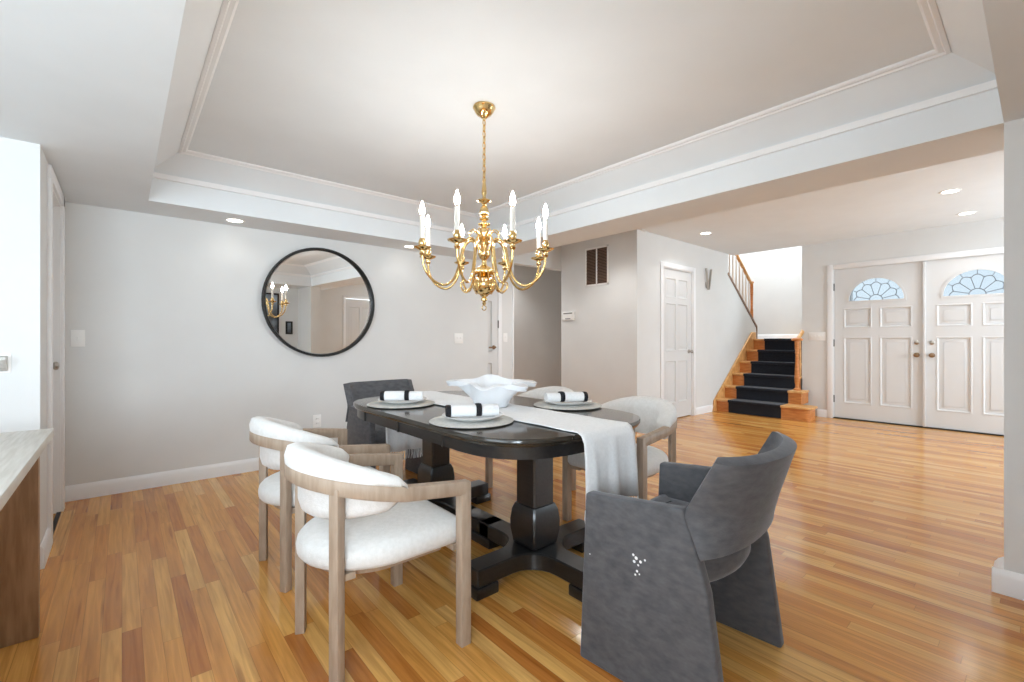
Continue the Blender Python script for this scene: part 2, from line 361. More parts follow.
# ---- doors
def casing_y(name, y, a0, a1, z1, w=.065, t=.018, side=-1):
    """door casing on a wall of constant y, opening a0..a1 (x), facing side"""
    b = NB()
    y0, y1 = sorted((y-.002*side, y+t*side))
    box(b, a0-w, a0, y0, y1, 0, z1+w, .004); box(b, a1, a1+w, y0, y1, 0, z1+w, .004); box(b, a0, a1, y0, y1, z1, z1+w, .004)
    return struct(name, b, 'trim')
def casing_x(name, x, a0, a1, z1, w=.065, t=.018, side=-1):
    b = NB(); x0, x1 = sorted((x-.002*side, x+t*side))
    box(b, x0, x1, a0-w, a0, 0, z1+w, .004); box(b, x0, x1, a1, a1+w, 0, z1+w, .004); box(b, x0, x1, a0, a1, z1, z1+w, .004)
    return struct(name, b, 'trim')
def panel_grid(b, w, panels, t0, t1):
    """raised field panels on a leaf in the plane x (0..w), z; front at depth t0"""
    for (x0, x1, z0, z1) in panels:
        # moulded groove: frame ring plus a raised field
        m = .018
        def rr(d, y): return [(x0+d, y, z0+d), (x1-d, y, z0+d), (x1-d, y, z1-d), (x0+d, y, z1-d)]
        loft(b, [rr(0, t0+.0005), rr(.004, t0-.006), rr(.012, t0-.006), rr(.016, t0+.004), rr(.034, t0+.004), rr(.052, t0-.003), rr(.054, t0-.003)], cap=False)
        box(b, x0+.05, x1-.05, t0-.003, t0+.01, z0+.05, z1-.05)
def leaf_with_panels(w, h, t, panels, lunette=None):
    """leaf standing in the xz plane; front face at y=0 looking to -y; panel openings are recessed"""
    b = NB()
    xs = sorted({0, w, *[p[0] for p in panels], *[p[1] for p in panels]}); zs = sorted({.0, h, *[p[2] for p in panels], *[p[3] for p in panels]})
    for i in range(len(xs)-1):
        for k in range(len(zs)-1):
            cx, cz = (xs[i]+xs[i+1])/2, (zs[k]+zs[k+1])/2
            hole = any(p[0] < cx < p[1] and p[2] < cz < p[3] for p in panels)
            if lunette and lunette[0] < cx < lunette[1] and cz > max(p[3] for p in panels): continue
            box(b, xs[i], xs[i+1], .014 if hole else 0, t, zs[k], zs[k+1])
    for (x0, x1, z0, z1) in panels:
        m = .006
        def rr(d, y): return [(x0+d, y, z0+d), (x1-d, y, z0+d), (x1-d, y, z1-d), (x0+d, y, z1-d)]
        loft(b, [rr(-.012, -.0005), rr(-.008, -.004), rr(.002, -.004), rr(.010, .012), rr(.026, .013), rr(.055, .001), rr(.058, .001)], cap=False)
        box(b, x0+.056, x1-.056, .001, .015, z0+.056, z1-.056)
    return b
def hinge(parent, x, z, y=-.004):
    b = NB(); lathe(b, [(0, z-.05), (.008, z-.05), (.008, z+.05), (0, z+.05)], 10, (x, y, 0)); make('hinge', b, 'hinge', parent)
def knob(parent, x, z, m, name='door_knob', out=.055):
    b = NB(); lathe(b, [(0, 0), (.030, 0), (.030, .006), (.010, .012), (.009, .03), (.022, .036), (.027, .046), (.024, .056), (.012, .062), (0, .063)], 20, (x, 0, z), (PI/2, 0, 0)); make(name, b, m, parent)
# six-panel closet door
DW = 6.345-5.556
pan = [(x0, x1, z0, z1) for (x0, x1) in ((.11, .36), (.43, .68)) for (z0, z1) in ((.22, .80), (.95, 1.60), (1.69, 1.95))]
d = make('door_1', leaf_with_panels(DW, 2.075, .04, pan), 'door', None, 30, (5.556, YC+.02, .012)); d['kind'] = 'structure'
for z in (.25, 1.05, 1.85): hinge(d, -.004, z)
knob(d, DW-.065, .93, 'nickel')
b = NB(); box(b, 5.49, 5.553, YC+.001, YC+.099, 0, 2.12); box(b, 6.348, 6.40, YC+.001, YC+.099, 0, 2.12); box(b, 5.49, 6.40, YC+.001, YC+.099, 2.09, 2.13); struct('trim_3', b, 'trim')
casing_y('trim_4', YC, 5.545, 6.355, 2.10)
# double front doors with fan lights
FL = .952
fpan = [(x0*FL, x1*FL, z0, z1) for (x0, x1) in ((.125, .435), (.545, .87)) for (z0, z1) in ((.22, 1.12), (1.27, 1.52))]
def lunette_leaf():
    """front leaf with a half-round opening"""
    cx, z0, rx, rz = .49*FL, 1.63, .315*FL, .30
    h, t = 2.085, .045
    b = leaf_with_panels(FL, 1.56, t, fpan)
    n = 24
    arc = [(cx+rx*math.cos(PI*k/n), z0+rz*math.sin(PI*k/n)) for k in range(n+1)]      # right to left
    box(b, 0, FL, 0, t, 1.56, z0); box(b, 0, cx-rx, 0, t, z0, h); box(b, cx+rx, FL, 0, t, z0, h)
    tt = bmesh.new()
    for y in (0, t):
        lo = [tt.verts.new((x, y, z)) for x, z in arc]; hi = [tt.verts.new((x, y, h)) for x, z in arc]
        for k in range(n): tt.faces.new((lo[k], lo[k+1], hi[k+1], hi[k]))
        if y == 0: lo0, hi0 = lo, hi
        else:
            for k in range(n): tt.faces.new((lo0[k], lo0[k+1], lo[k+1], lo[k])); tt.faces.new((hi0[k], hi0[k+1], hi[k+1], hi[k]))
    bmesh.ops.recalc_face_normals(tt, faces=tt.faces[:]); merge(b, tt)
    # moulding round the light
    rim = [(cx+(rx+.006)*math.cos(PI*k/n), -.002, z0+(rz+.006)*math.sin(PI*k/n)) for k in range(n+1)]
    sweep(b, rim, [(-.012, -.006), (.012, -.006), (.012, .006), (-.012, .006)], up=Vector((0, 1, 0)))
    box(b, cx-rx-.015, cx+rx+.015, -.008, .004, z0-.022, z0)
    return b, cx, z0, rx, rz
def front_leaf(name, y_hinge, flip, mats):
    b, cx, z0, rx, rz = lunette_leaf()
    d = make(name, b, 'door', None, 30); d['kind'] = 'structure'
    # local x runs along -Y world; front faces -X
    d.rotation_euler = (0, 0, -PI/2); d.location = (XF+.02, y_hinge, .016)
    n = 24
    g = NB(); pts = [(cx+rx*math.cos(PI*k/n), z0+rz*math.sin(PI*k/n)) for k in range(n+1)]
    prism(g, pts, 'y', .018, .024); make('lunette_glass', g, 'lunette', d)
    l = NB()
    def arcp(f, k0=0, k1=24): return [(cx+rx*f*math.cos(PI*k/n), .014, z0+rz*f*math.sin(PI*k/n)) for k in range(k0, k1+1)]
    tube(l, arcp(.24), .0045, 6, up=Vector((0, 1, 0)))
    m = 6
    for k in range(1, m+1):
        a = PI*(k-.5)/m
        tube(l, [(cx+rx*f*math.cos(a), .014, z0+rz*f*math.sin(a)) for f in (.24, .74)], .004, 6, up=Vector((0, 1, 0)))
    pet = []
    for k in range(m):
        for q in range(7):
            a = PI*(k+q/6)/m; a += 0
            f = .70+.11*math.sin(PI*((q/6+.5) % 1))
            pet.append((cx+rx*f*math.cos(a), .014, z0+rz*f*math.sin(a)))
    tube(l, pet, .0045, 6, up=Vector((0, 1, 0)))
    for k in range(1, m): 
        a = PI*k/m
        tube(l, [(cx+rx*f*math.cos(a), .014, z0+rz*f*math.sin(a)) for f in (.81, .99)], .0035, 6, up=Vector((0, 1, 0)))
    make('leading', l, 'lead', d)
    kx = FL-.07 if not flip else .07
    hx = -.004 if not flip else FL+.004
    for z in (.26, 1.05, 1.84): hinge(d, hx, z)
    knob(d, kx, .90, mats)
    b = NB(); lathe(b, [(0, 0), (.026, 0), (.026, .008), (.018, .014), (.006, .016), (.006, .02), (0, .02)], 20, (kx, 0, 1.058), (PI/2, 0, 0)); make('deadbolt', b, 'nickel', d)
    return d
front_leaf('door_2', 1.929, False, 'antique'); front_leaf('door_3', .972, True, 'antique')
b = NB(); box(b, XF-.012, XF+.012, .957, .985, .016, 2.09, .004); struct('trim_5', b, 'door')
casing_x('trim_6', XF, .015, 1.936, 2.105, .07)
b = NB(); box(b, XF+.01, XF+.13, 1.933, 2.0, 0, 2.14); box(b, XF+.01, XF+.13, -.05, .018, 0, 2.14); box(b, XF+.01, XF+.13, 0, 2, 2.103, 2.15); struct('trim_7', b, 'trim')
struct('trim_8', bx(XF-.005, XF+.12, .01, 1.94, 0, .014), 'dark')
# left doorway: recessed door leaf, jamb, casing, dark track
b = NB()
box(b, XL-.125, XL+.002, 4.085, 4.125, 0, 1.985); box(b, XL-.125, XL+.002, 3.485, 3.505, 0, 1.985); box(b, XL-.125, XL+.002, 3.505, 4.085, 1.955, 1.985); struct('trim_9', b, 'trim')
b = NB(); box(b, XL-.002, XL+.016, 4.10, 4.175, 0, 2.035, .004); box(b, XL-.002, XL+.016, 3.43, 4.175, 1.965, 2.035, .004); box(b, XL-.002, XL+.016, 3.43, 3.498, 0, 1.966, .004); box(b, XL-.002, XL+.009, 4.118, 4.158, 0, 1.99, .003); struct('trim_10', b, 'trim')
d = make('door_4', leaf_with_panels(.576, 1.935, .035, [(.10, .476, .2, .85), (.10, .476, 1.0, 1.78)]), 'door', None, 30); d['kind'] = 'structure'
d.rotation_euler = (0, 0, PI/2); d.location = (XL-.060, 3.507, .012)
knob(d, .50, .93, 'nickel')
struct('trim_11', bx(XL-.016, XL+.004, 3.5, 4.09, 0, .006), 'dark')
# hall door seen past the end of the mirror wall
d = make('door_5', leaf_with_panels(.76, 2.03, .035, [(.1, .34, .2, .8), (.43, .66, .2, .8), (.1, .34, .95, 1.6), (.43, .66, .95, 1.6)]), 'door', None, 30, (2.97, YH-.012, .012)); d['kind'] = 'structure'
b = NB(); lathe(b, [(0, 0), (.026, 0), (.026, .008), (.011, .014), (.011, .045), (0, .046)], 16, (.69, 0, 1.0), (PI/2, 0, 0)); tube(b, [(.69, -.045, 1.0), (.64, -.05, 1.0), (.585, -.045, .998)], .009, 8); make('lever_handle', b, 'antique', d)
for z in (.25, 1.30, 1.8): hinge(d, .765, z, -.004)
b = NB(); box(b, 3.735, 3.80, YH-.018, YH+.002, 0, 2.12, .004); box(b, 2.9, 3.74, YH-.018, YH+.002, 2.05, 2.12, .004); struct('trim_12', b, 'trim')
b = NB(); box(b, 3.985, 4.012, YH-.012, YH+.13, 0, 2.16, .003); struct('trim_13', b, 'trim')
# door in the foyer wall opposite, seen only in the mirror
d = make('door_6', leaf_with_panels(.80, 2.04, .04, [(.1, .36, .2, .8), (.44, .70, .2, .8), (.1, .36, .95, 1.85), (.44, .70, .95, 1.85)]), 'door', None, 30); d['kind'] = 'structure'
d.rotation_euler = (0, 0, PI); d.location = (5.34, -2.03, .01); knob(d, .07, .93, 'nickel')
casing_y('trim_14', -2.0, 4.53, 5.35, 2.06, side=1)
# windows
def window(name, axis, pos, a0, a1, z0, z1, n):
    f = NB(); p0, p1 = pos-.05, pos+.05
    def bb(a, c, z, zz, q0=p0, q1=p1):
        if axis == 'x': box(f, q0, q1, a, c, z, zz)
        else: box(f, a, c, q0, q1, z, zz)
    bb(a0, a0+.05, z0, z1); bb(a1-.05, a1, z0, z1); bb(a0, a1, z0, z0+.05); bb(a0, a1, z1-.05, z1)
    for k in range(1, n): c = a0+(a1-a0)*k/n; bb(c-.025, c+.025, z0, z1, pos-.03, pos+.03)
    o = struct(name, f, 'trim'); g = NB()
    if axis == 'x': box(g, pos-.004, pos+.004, a0+.02, a1-.02, z0+.02, z1-.02)
    else: box(g, a0+.02, a1-.02, pos-.004, pos+.004, z0+.02, z1-.02)
    make('pane', g, 'pane', o); return o
window('window_1', 'x', -1.76, -.1, 2.0, .8, 2.0, 3)
window('window_2', 'y', -.56, -1.5, -.25, .75, 1.98, 2)
window('foyer_fill_window', 'y', -2.06, 5.5, 7.2, .6, 2.2, 2)  # unseen window, added to let light into the foyer

# ------------------------------------------------------------------ dining table
T = thing('dining_table', 'black oval double pedestal dining table under the chandelier', 'table', (1.537, 2.06, 0))
def racetrack(w, straight, cap, n=48, ex=3.1):
    pts = []
    for k in range(n):
        a = 2*PI*k/n; c, s = math.cos(a), math.sin(a)
        x = w*math.copysign(abs(c)**(2/ex), c); y = cap*math.copysign(abs(s)**(2/ex), s)
        y += straight if s >= 0 else -straight
        pts.append((x, y))
    return pts
def dense(pts):   # counter-clockwise outline
    return pts
top = racetrack(.500, .41, .45, 96)
b = NB(); pillow(b, top, [(.03, .690), (.010, .693), (.006, .700), (.006, .704), (.0, .708), (.0, .720), (.004, .725), (.01, .7255)]); make('tabletop', b, 'blacktop', T)
b = NB(); outer = [(x*.962, y*.974) for x, y in top]
loft(b, [inset_ring(outer, 0, .642), inset_ring(outer, 0, .692), inset_ring(outer, .022, .692), inset_ring(outer, .022, .642), inset_ring(outer, 0, .642)], cap=False); make('apron', b, 'blackwood', T)
for sx in (-1, 1):
    for y in (-.37, .05, .46):
        b = NB(); x = sx*.4870; box(b, min(x, x-sx*.03), max(x, x-sx*.03), y-.007, y+.007, .640, .694, .001); make('apron_joint', b, 'dark', T)
PY = (-.45, .47); PX = -.010
for i, py in enumerate(PY):
    b = NB()
    def sq(h, z): return [(PX+sx*h, py+sy*h, z) for sx, sy in ((-1, -1), (1, -1), (1, 1), (-1, 1))]
    def sqb(h, z, c=.008): return [(PX+p[0], py+p[1], z) for p in ((-h+c, -h), (h-c, -h), (h, -h+c), (h, h-c), (h-c, h), (-h+c, h), (-h, h-c), (-h, -h+c))]
    loft(b, [sqb(.066, .30), sqb(.066, .60), sqb(.075, .612), sqb(.10, .642), sqb(.10, .691)]); make('column', b, 'blackwood', T, 25)
    b = NB(); loft(b, [sqb(.066, .118), sqb(.078, .128), sqb(.088, .19), sqb(.089, .235), sqb(.083, .285), sqb(.072, .312), sqb(.060, .318)]); make('pedestal_block', b, 'blackwood', T, 25)
    # four-armed base with concave corners
    L, w, rr = .385, .055, .13; pts = []
    for q in range(4):
        a = q*PI/2
        loc = [(L, -w), (L, w)]
        for k in range(7):
            t = PI/2*k/6
            loc.append((w+rr-rr*math.sin(t), w+rr-rr*math.cos(t)))
        for x, y in loc: pts.append((x*math.cos(a)-y*math.sin(a)+PX, x*math.sin(a)+y*math.cos(a)+py))
    b = NB(); prism(b, pts, 'z', .045, .122, .006, 1); bs = make('base', b, 'blackwood', T, 30)
    for q in range(4):
        if (i, q) in ((0, 1), (1, 3)): continue
        a = q*PI/2; b = NB(); box(b, L-.11, L+.012, -w-.01, w+.01, 0, .05, .008, loc=(PX, py, 0), rot=(0, 0, a)); make('foot_pad', b, 'blackwood', bs)
b = NB(); box(b, PX-.055, PX+.055, PY[0]+.3, PY[1]-.3, .045, .122, .006); box(b, PX-.065, PX+.065, PY[0]+.28, PY[1]-.28, 0, .05, .006); make('stretcher', b, 'blackwood', T)

# ------------------------------------------------------------------ white barrel chairs
def white_chair():
    t = thing('dining_chair', '', 'chair', group='white barrel dining chairs')
    for sy in (-1, 1):
        b = NB(); box(b, .196, .238, sy*.265-.020, sy*.265+.020, 0, .590, .003); make('leg', b, 'oakgrey', t)
        b = NB(); rz = math.atan2(sy*.20, -.195); 
        box(b, -.017, .017, -.018, .018, 0, .635, .003, loc=(-.212, sy*.190, 0), rot=(0, 0, sy*-.5)); make('leg', b, 'oakgrey', t)
    # rail: straight arms and a half-oval back
    cx, ax, ay = -.02, .268, .268
    path = []
    for k in range(5): path.append((.215-(.215-cx)*k/5, .265+(ay-.265)*k/5, .567+.030*k/5))
    N = 28
    for k in range(N+1):
        a = PI/2+PI*k/N; path.append((cx+ax*math.cos(a), ay*math.sin(a), .597+.060*math.sin(PI*k/N)**1.0))
    path += [(x, -y, z) for x, y, z in path[:5][::-1]]
    b = NB(); sweep(b, path, [(-.017, -.024), (.017, -.024), (.020, -.020), (.020, .020), (.017, .024), (-.017, .024), (-.020, .020), (-.020, -.020)]); make('arm_rail', b, 'oakgrey', t, 50)
    # back pad: lies on the rail and hangs inside it
    pp = []
    for k in range(N+1):
        s = k/N; a = PI/2+PI*s; pp.append((cx+ax*math.cos(a), ay*math.sin(a), .597+.060*max(0, math.sin(PI*min(max(s, 0), 1)))))
    def sect(i):
        s = i/N; e = min(1, (1-abs(2*s-1))*9+.05); e = math.sqrt(max(0, 1-(1-e)**2))   # rounded ends
        mid = math.sin(PI*s)
        tp = .0255+(.024+.036*mid)*e; lo = -.02-(.045+.085*mid)*e; th = .028+.052*e
        # a: + is left of travel; path turns counter-clockwise, so inside is +
        q = [(-.019, .0245), (-.021, tp*.6), (-.012, tp*.93), (.006, tp), (.030, tp*.97), (th*.93, tp*.72), (th, tp*.2), (th, lo*.45), (th*.86, lo*.85), (th*.62, lo), (.030, lo*.9), (.0215, lo*.7), (.0215, .0245)]
        return q
    b = NB(); sweep(b, pp, sect); make('back_pad', b, 'boucle', t, 80)
    # seat: round behind, straight in front
    out = [(.245, -.215), (.262, -.19), (.266, -.1), (.266, .1), (.262, .19), (.245, .215)]
    out = [(.235, -.232), (.25, -.222), (.258, -.20), (.262, -.1), (.262, 0), (.262, .1), (.258, .20), (.25, .222), (.235, .232)]
    for k in range(1, 24):
        a = PI/2+PI*k/24; out.append((-.0+.268*math.cos(a)*1.0, .236*math.sin(a)))
    b = NB(); pillow(b, out, [(.03, .352), (.006, .356), (-.004, .37), (-.006, .392), (-.002, .412), (.012, .428), (.035, .437), (.08, .443), (.14, .446)]); make('seat_cushion', b, 'boucle', t, 80)
    b = NB(); pillow(b, out, [(.07, .318), (.068, .320), (.06, .351), (.062, .353)])
    for sy in (-1, 1):
        box(b, .195, .235, sy*.20-.03, sy*.20+.05, .33, .352); box(b, -.21, -.15, sy*.17-.015, sy*.17+.015, .33, .352)
    make('seat_frame', b, 'oakgrey', t)
    return t
W0 = white_chair()
W0.location = (.725, 1.635, 0); W0['label'] = 'white boucle barrel chair nearest the camera, left of the black table'
dup(W0, (.755, 2.36, 0), .02, 'white boucle barrel chair on the mirror side, behind the nearest white chair')
dup(W0, (2.29, 1.635, 0), PI, 'white barrel chair beyond the table whose slanting wooden arm shows right of the hanging runner')
dup(W0, (2.31, 2.44, 0), PI+.02, 'white barrel chair beyond the table, mostly hidden behind the bowl')

# ------------------------------------------------------------------ grey velvet chairs
def grey_chair():
    t = thing('armchair', '', 'chair', group='grey velvet armchairs')
    for sx in (-1, 1):
        b = NB(); prism(b, [(.24, 0), (.215, .577), (-.13, .606), (-.165, .50), (-.20, .38), (-.250, 0)], 'x', sx*.267-.023, sx*.267+.023, .010, 3)
        make('side_panel', b, 'velvet', t, 50)
    # curved back band
    nu, nv = 32, 10; bm = NB(); G = []
    for i in range(nu+1):
        u = -1+2*i/nu; w = math.cos(u*PI/2)**1.25 if abs(u) < 1 else 0; x = .276*math.sin(u*PI/2); col = []
        for j in range(nv+1):
            v = j/nv
            # end profile (at the panels) and middle profile
            if v < .45: q = v/.45; ye, ze = -.178+.048*q, .475+.128*q
            else: q = (v-.45)/.55; ye, ze = -.13-.09*q, .60+.168*q
            ym, zm = -.238-.080*v, .49+.272*v
            ww = w**.55
            col.append(bm.verts.new((x, ye+(ym-ye)*w, ze+(zm-ze)*min(1, ww if v < .45 else ww))))
        G.append(col)
    for i in range(nu):
        for j in range(nv): bm.faces.new((G[i][j], G[i+1][j], G[i+1][j+1], G[i][j+1]))
    bmesh.ops.recalc_face_normals(bm, faces=bm.faces[:])
    o = make('backrest', bm, 'velvet', t, 60)
    s = o.modifiers.new('thickness', 'SOLIDIFY'); s.thickness = .042; s.offset = 0
    bv = o.modifiers.new('soft_edge', 'BEVEL'); bv.width = .012; bv.segments = 3; bv.limit_method = 'ANGLE'; bv.angle_limit = 1.0
    # seat with rounded rear and shallow dished underside
    out = [(.241, .16), (.241, .205), (.245, .215), (0, .22), (-.245, .215), (-.241, .205), (-.241, .16), (-.241, 0)]
    for k in range(1, 18):
        a = PI+PI*k/18; out.append((.241*math.cos(a), -.07+.135*math.sin(a)))
    out.append((.241, 0))
    b = NB(); pillow(b, out, [(.10, .335), (.04, .345), (.012, .362), (.0, .385), (.0, .425), (.012, .446), (.04, .456), (.10, .460)]); make('seat', b, 'velvet', t, 80)
    return t
G0 = grey_chair(); G0.location = (1.516, .834, 0); G0.rotation_euler = (0, 0, .08)
G0['label'] = 'grey velvet armchair with open back in the right foreground, white worn flecks on its side'
G1 = dup(G0, (1.60, 3.30, 0), PI+.03, 'grey velvet armchair at the far end of the table, back to the mirror wall')
for (y, z, r) in ((-.055, .405, .008), (-.045, .412, .006), (-.07, .398, .007), (-.048, .392, .007), (-.062, .385, .005), (-.085, .408, .005), (-.058, .365, .006), (-.052, .352, .005), (-.066, .358, .004), (.12, .36, .003)):
    b = NB(); r *= .8; lathe(b, [(0, 0), (r, 0), (r*.6, .0012), (0, .0014)], 6, (-.2898, y+.075, z+.012), (0, -PI/2, random.uniform(0, 3)*0)); make('worn_fleck', b, 'linen', G0, 60)['label'] = 'white worn fleck'

# ------------------------------------------------------------------ on the table
ZT = .7262
# runner: follows the top, drops over both ends
R = thing('table_runner', 'long white fringed runner laid down the middle of the black table', 'table runner', (1.548, 2.06, ZT))
def runner():
    path = [(-.90, -.30), (-.898, -.2), (-.892, -.1), (-.885, -.035), (-.87, -.006), (-.85, .003)]
    path += [(-.85+1.70*k/24, .003) for k in range(1, 24)]
    path += [(.85, .003), (.87, -.006), (.885, -.035), (.892, -.1), (.898, -.22), (.90, -.34), (.90, -.41)]
    nx = 18; bm = NB(); g = []
    for i, (y, z) in enumerate(path):
        row = []
        for k in range(nx+1):
            u = k/nx-.5; hang = max(0, -z); wob = .035*hang*math.sin(u*16+.8)+.02*hang*math.sin(u*31)
            row.append(bm.verts.new((u*.335*(1-.06*hang), y-(wob if y < 0 else -wob)*(1 if hang else 0), z+(.0012*math.sin(y*23+u*5) if hang == 0 else 0)+.001)))
        g.append(row)
    for a, c in zip(g, g[1:]):
        for k in range(nx): bm.faces.new((a[k], a[k+1], c[k+1], c[k]))
    o = make('cloth', bm, 'linen', R, 80); s = o.modifiers.new('thickness', 'SOLIDIFY'); s.thickness = .003; s.offset = 1
    ends = [(v.co.copy()) for v in o.data.vertices]
    for name, row in (('fringe', len(path)-1), ('fringe', 0)):
        f = NB()
        for k in range(0, nx*2+1):
            i = k/2; a = ends[row*(nx+1)+int(i)]; c = ends[row*(nx+1)+min(nx, int(i)+(1 if i % 1 else 0))]; p = (a+c)/2
            tube(f, [p+Vector((0, 0, .004)), p+Vector((random.uniform(-.004, .004), random.uniform(-.004, .004), -.03)), p+Vector((random.uniform(-.008, .008), random.uniform(-.008, .008), -.065))], .0022, 5, up=Vector((0, 1, 0)))
        make(name, f, 'linen', R, 60)
runner()
def setting(x, y, rz, labels, flip):
    p = NB(); lathe(p, [(0, 0), (.19, 0), (.194, .002), (.19, .004), (0, .004)], 48)
    o = make('placemat', p, 'mat', None, 40, (x, y, ZT+.0045)); tag(o, labels[0], 'placemat', 'grey placemats')
    p = NB(); lathe(p, [(0, .002), (.075, .0), (.085, .001), (.10, .007), (.138, .020), (.141, .0225), (.138, .024), (.098, .012), (.08, .008), (0, .008)], 48)
    o = make('plate', p, 'white_ceramic', None, 60, (x+.012, y+.01, ZT+.0092)); tag(o, labels[1], 'plate', 'white plates')
    N_ = thing('napkin', labels[2], 'napkin', (x+.005, y+.01, ZT+.0178), rz, 'rolled napkins')
    def roll(x0, x1, r, name, m, flare=0):
        q = NB(); n = 20; rings = []
        for xx, rr in ((x0, r*.55), (x0+.0005, r*.96), (x0+.006, r), (x1-.006, r+flare), (x1-.0005, r*.96+flare), (x1, r*.55)):
            rings.append([(xx, rr*1.1*math.cos(2*PI*k/n), r+rr*.92*math.sin(2*PI*k/n)+.002*math.sin(3*2*PI*k/n)) for k in range(n)])
        loft(q, rings); make(name, q, m, N_, 50)
    zs = -1 if flip else 1
    def seg(a, c, r, name, m):
        a, c = sorted((a*zs, c*zs)); roll(a, c, r, name, m)
    seg(-.118, -.095, .0322, 'black_end', 'black_linen'); seg(-.095, .02, .032, 'linen_roll', 'linen'); seg(.02, .046, .0345, 'napkin_ring', 'black_linen'); seg(.046, .125, .031, 'linen_tail', 'linen')
ir = -math.radians(90-49.4)         # direction across the picture
setting(1.24, 2.44, ir+.10, ('grey placemat at the far left of the table, farthest from the camera', 'white plate at the far left of the table before the far grey armchair', 'black and white rolled napkin on the far left plate'), False)
setting(1.225, 1.715, ir+.22, ('grey placemat at the near left of the table, in front of the white bowl', 'white plate at the near left of the table in front of the bowl', 'black and white rolled napkin on the near left plate'), False)
setting(1.935, 1.77, ir+.22, ('grey placemat beyond the runner, on the right side of the table', 'white plate beyond the runner, right of the bowl', 'rolled napkin with black end to the right, on the plate beyond the runner'), True)
# sculptural bowl with horn-like folds
def bowl():
    bm = NB(); nt, nr = 120, 22
    lob = [(math.radians(a), L, w, hz) for a, L, w, hz in ((168, .150, .30, .040), (96, .03, .85, .040), (20, .160, .30, .034), (-36, .130, .34, .022), (-108, .01, .5, -.022))]
    g = []
    for j in range(nr+1):
        s = j/nr; row = []
        for i in range(nt):
            a = 2*PI*i/nt; ext = 0; up = 0
            for la, L, w, hz in lob:
                dd = (a-la+PI) % (2*PI)-PI; e = math.exp(-(dd/w)**2); ext += L*e; up += hz*e
            f = max(0, (s-.12)/.88); f = f**1.5
            r = .080+.026*s**.7+ext*f
            z = .006+.118*s**1.0+up*f-.052*max(0, (s-.66)/.34)**2*(ext/.15)
            row.append(bm.verts.new((r*math.cos(a), r*math.sin(a), z)))
        g.append(row)
    for p, q in zip(g, g[1:]):
        for i in range(nt): bm.faces.new((p[i], p[(i+1) % nt], q[(i+1) % nt], q[i]))
    bm.faces.new(g[0][::-1]); bmesh.ops.recalc_face_normals(bm, faces=bm.faces[:])
    o = make('decorative_bowl', bm, 'bowl', None, 80, (1.555, 1.99, ZT+.0165)); o.rotation_euler = (0, 0, ir)
    s = o.modifiers.new('thickness', 'SOLIDIFY'); s.thickness = .028; s.offset = 0
    bv = o.modifiers.new('soft_edge', 'BEVEL'); bv.width = .013; bv.segments = 3; bv.limit_method = 'ANGLE'; bv.angle_limit = .9
    tag(o, 'white sculptural bowl with horn-like folds in the middle of the table', 'bowl')
bowl()

# ------------------------------------------------------------------ chandelier
CH = thing('chandelier', 'brass eight-arm candle chandelier hanging from the tray ceiling', 'chandelier', (1.504, 1.989, 0))
b = NB(); lathe(b, [(0, 2.378), (.060, 2.378), (.062, 2.370), (.056, 2.362), (.052, 2.352), (.040, 2.335), (.024, 2.325), (.018, 2.318), (.008, 2.314), (.007, 2.303), (0, 2.302)], 32); make('canopy', b, 'brass', CH)
b = NB(); zz = 2.305; k = 0
while zz > 1.985:
    lk_ = [(.009*math.cos(2*PI*q/12), 0, .020*math.sin(2*PI*q/12)) for q in range(12)]
    if k % 2: lk_ = [(y, x, z) for x, y, z in lk_]
    tube(b, [(x, y, zz-.014+z) for x, y, z in lk_], .0026, 6, closed=True, up=Vector((0, 1, 0)) if k % 2 == 0 else Vector((1, 0, 0)))
    zz -= .0315; k += 1
make('chain', b, 'brass', CH)
b = NB(); tube(b, [(0, 0, 2.30), (.003, .002, 2.15), (0, 0, 1.95)], .0022, 6, up=Vector((0, 1, 0))); make('cord', b, 'brass', CH)
b = NB(); lathe(b, [(0, 1.985), (.006, 1.982), (.009, 1.96), (.013, 1.925), (.014, 1.905), (.009, 1.89), (.010, 1.878), (.036, 1.866), (.037, 1.862), (.014, 1.850), (.010, 1.838), (.022, 1.822), (.027, 1.80), (.022, 1.782), (.012, 1.774), (.026, 1.766), (.026, 1.760), (.012, 1.754), (.014, 1.744), (.033, 1.737), (.033, 1.731), (.014, 1.724), (.016, 1.714), (.028, 1.698), (.031, 1.678), (.025, 1.655), (.014, 1.642), (.012, 1.62), (.016, 1.60), (.032, 1.588), (.034, 1.57), (.026, 1.552), (.014, 1.54), (.013, 1.52), (.02, 1.508), (.046, 1.494), (.06, 1.478), (.062, 1.468), (.05, 1.462), (.03, 1.456), (0, 1.455)], 28); make('column', b, 'brass', CH, 50)
b = NB(); lathe(b, [(0, 1.460)]+[(.067*math.sin(PI*k/16), 1.405+.060*math.cos(PI*k/16)) for k in range(2, 15)]+[(0, 1.345)], 32); make('ball', b, 'brass', CH, 80)
b = NB(); lathe(b, [(0, 1.352), (.024, 1.350), (.020, 1.342), (.010, 1.336), (.018, 1.328), (.018, 1.320), (.008, 1.312), (.012, 1.302), (.006, 1.294), (0, 1.293)], 20)
tube(b, [(.014*math.cos(2*PI*q/14), 0, 1.279+.014*math.sin(2*PI*q/14)) for q in range(14)], .0028, 6, closed=True, up=Vector((0, 1, 0))); make('finial', b, 'brass', CH)
def catmull(P_, n=8):
    P_ = [Vector(p) for p in P_]; P2 = [P_[0]*2-P_[1]]+P_+[P_[-1]*2-P_[-2]]; out = []
    for i in range(1, len(P2)-2):
        for k in range(n):
            t = k/n; a, b_, c, d_ = P2[i-1:i+3]
            out.append(.5*((2*b_)+(c-a)*t+(2*a-5*b_+4*c-d_)*t*t+(3*b_-a-3*c+d_)*t**3))
    return out+[P_[-1]]
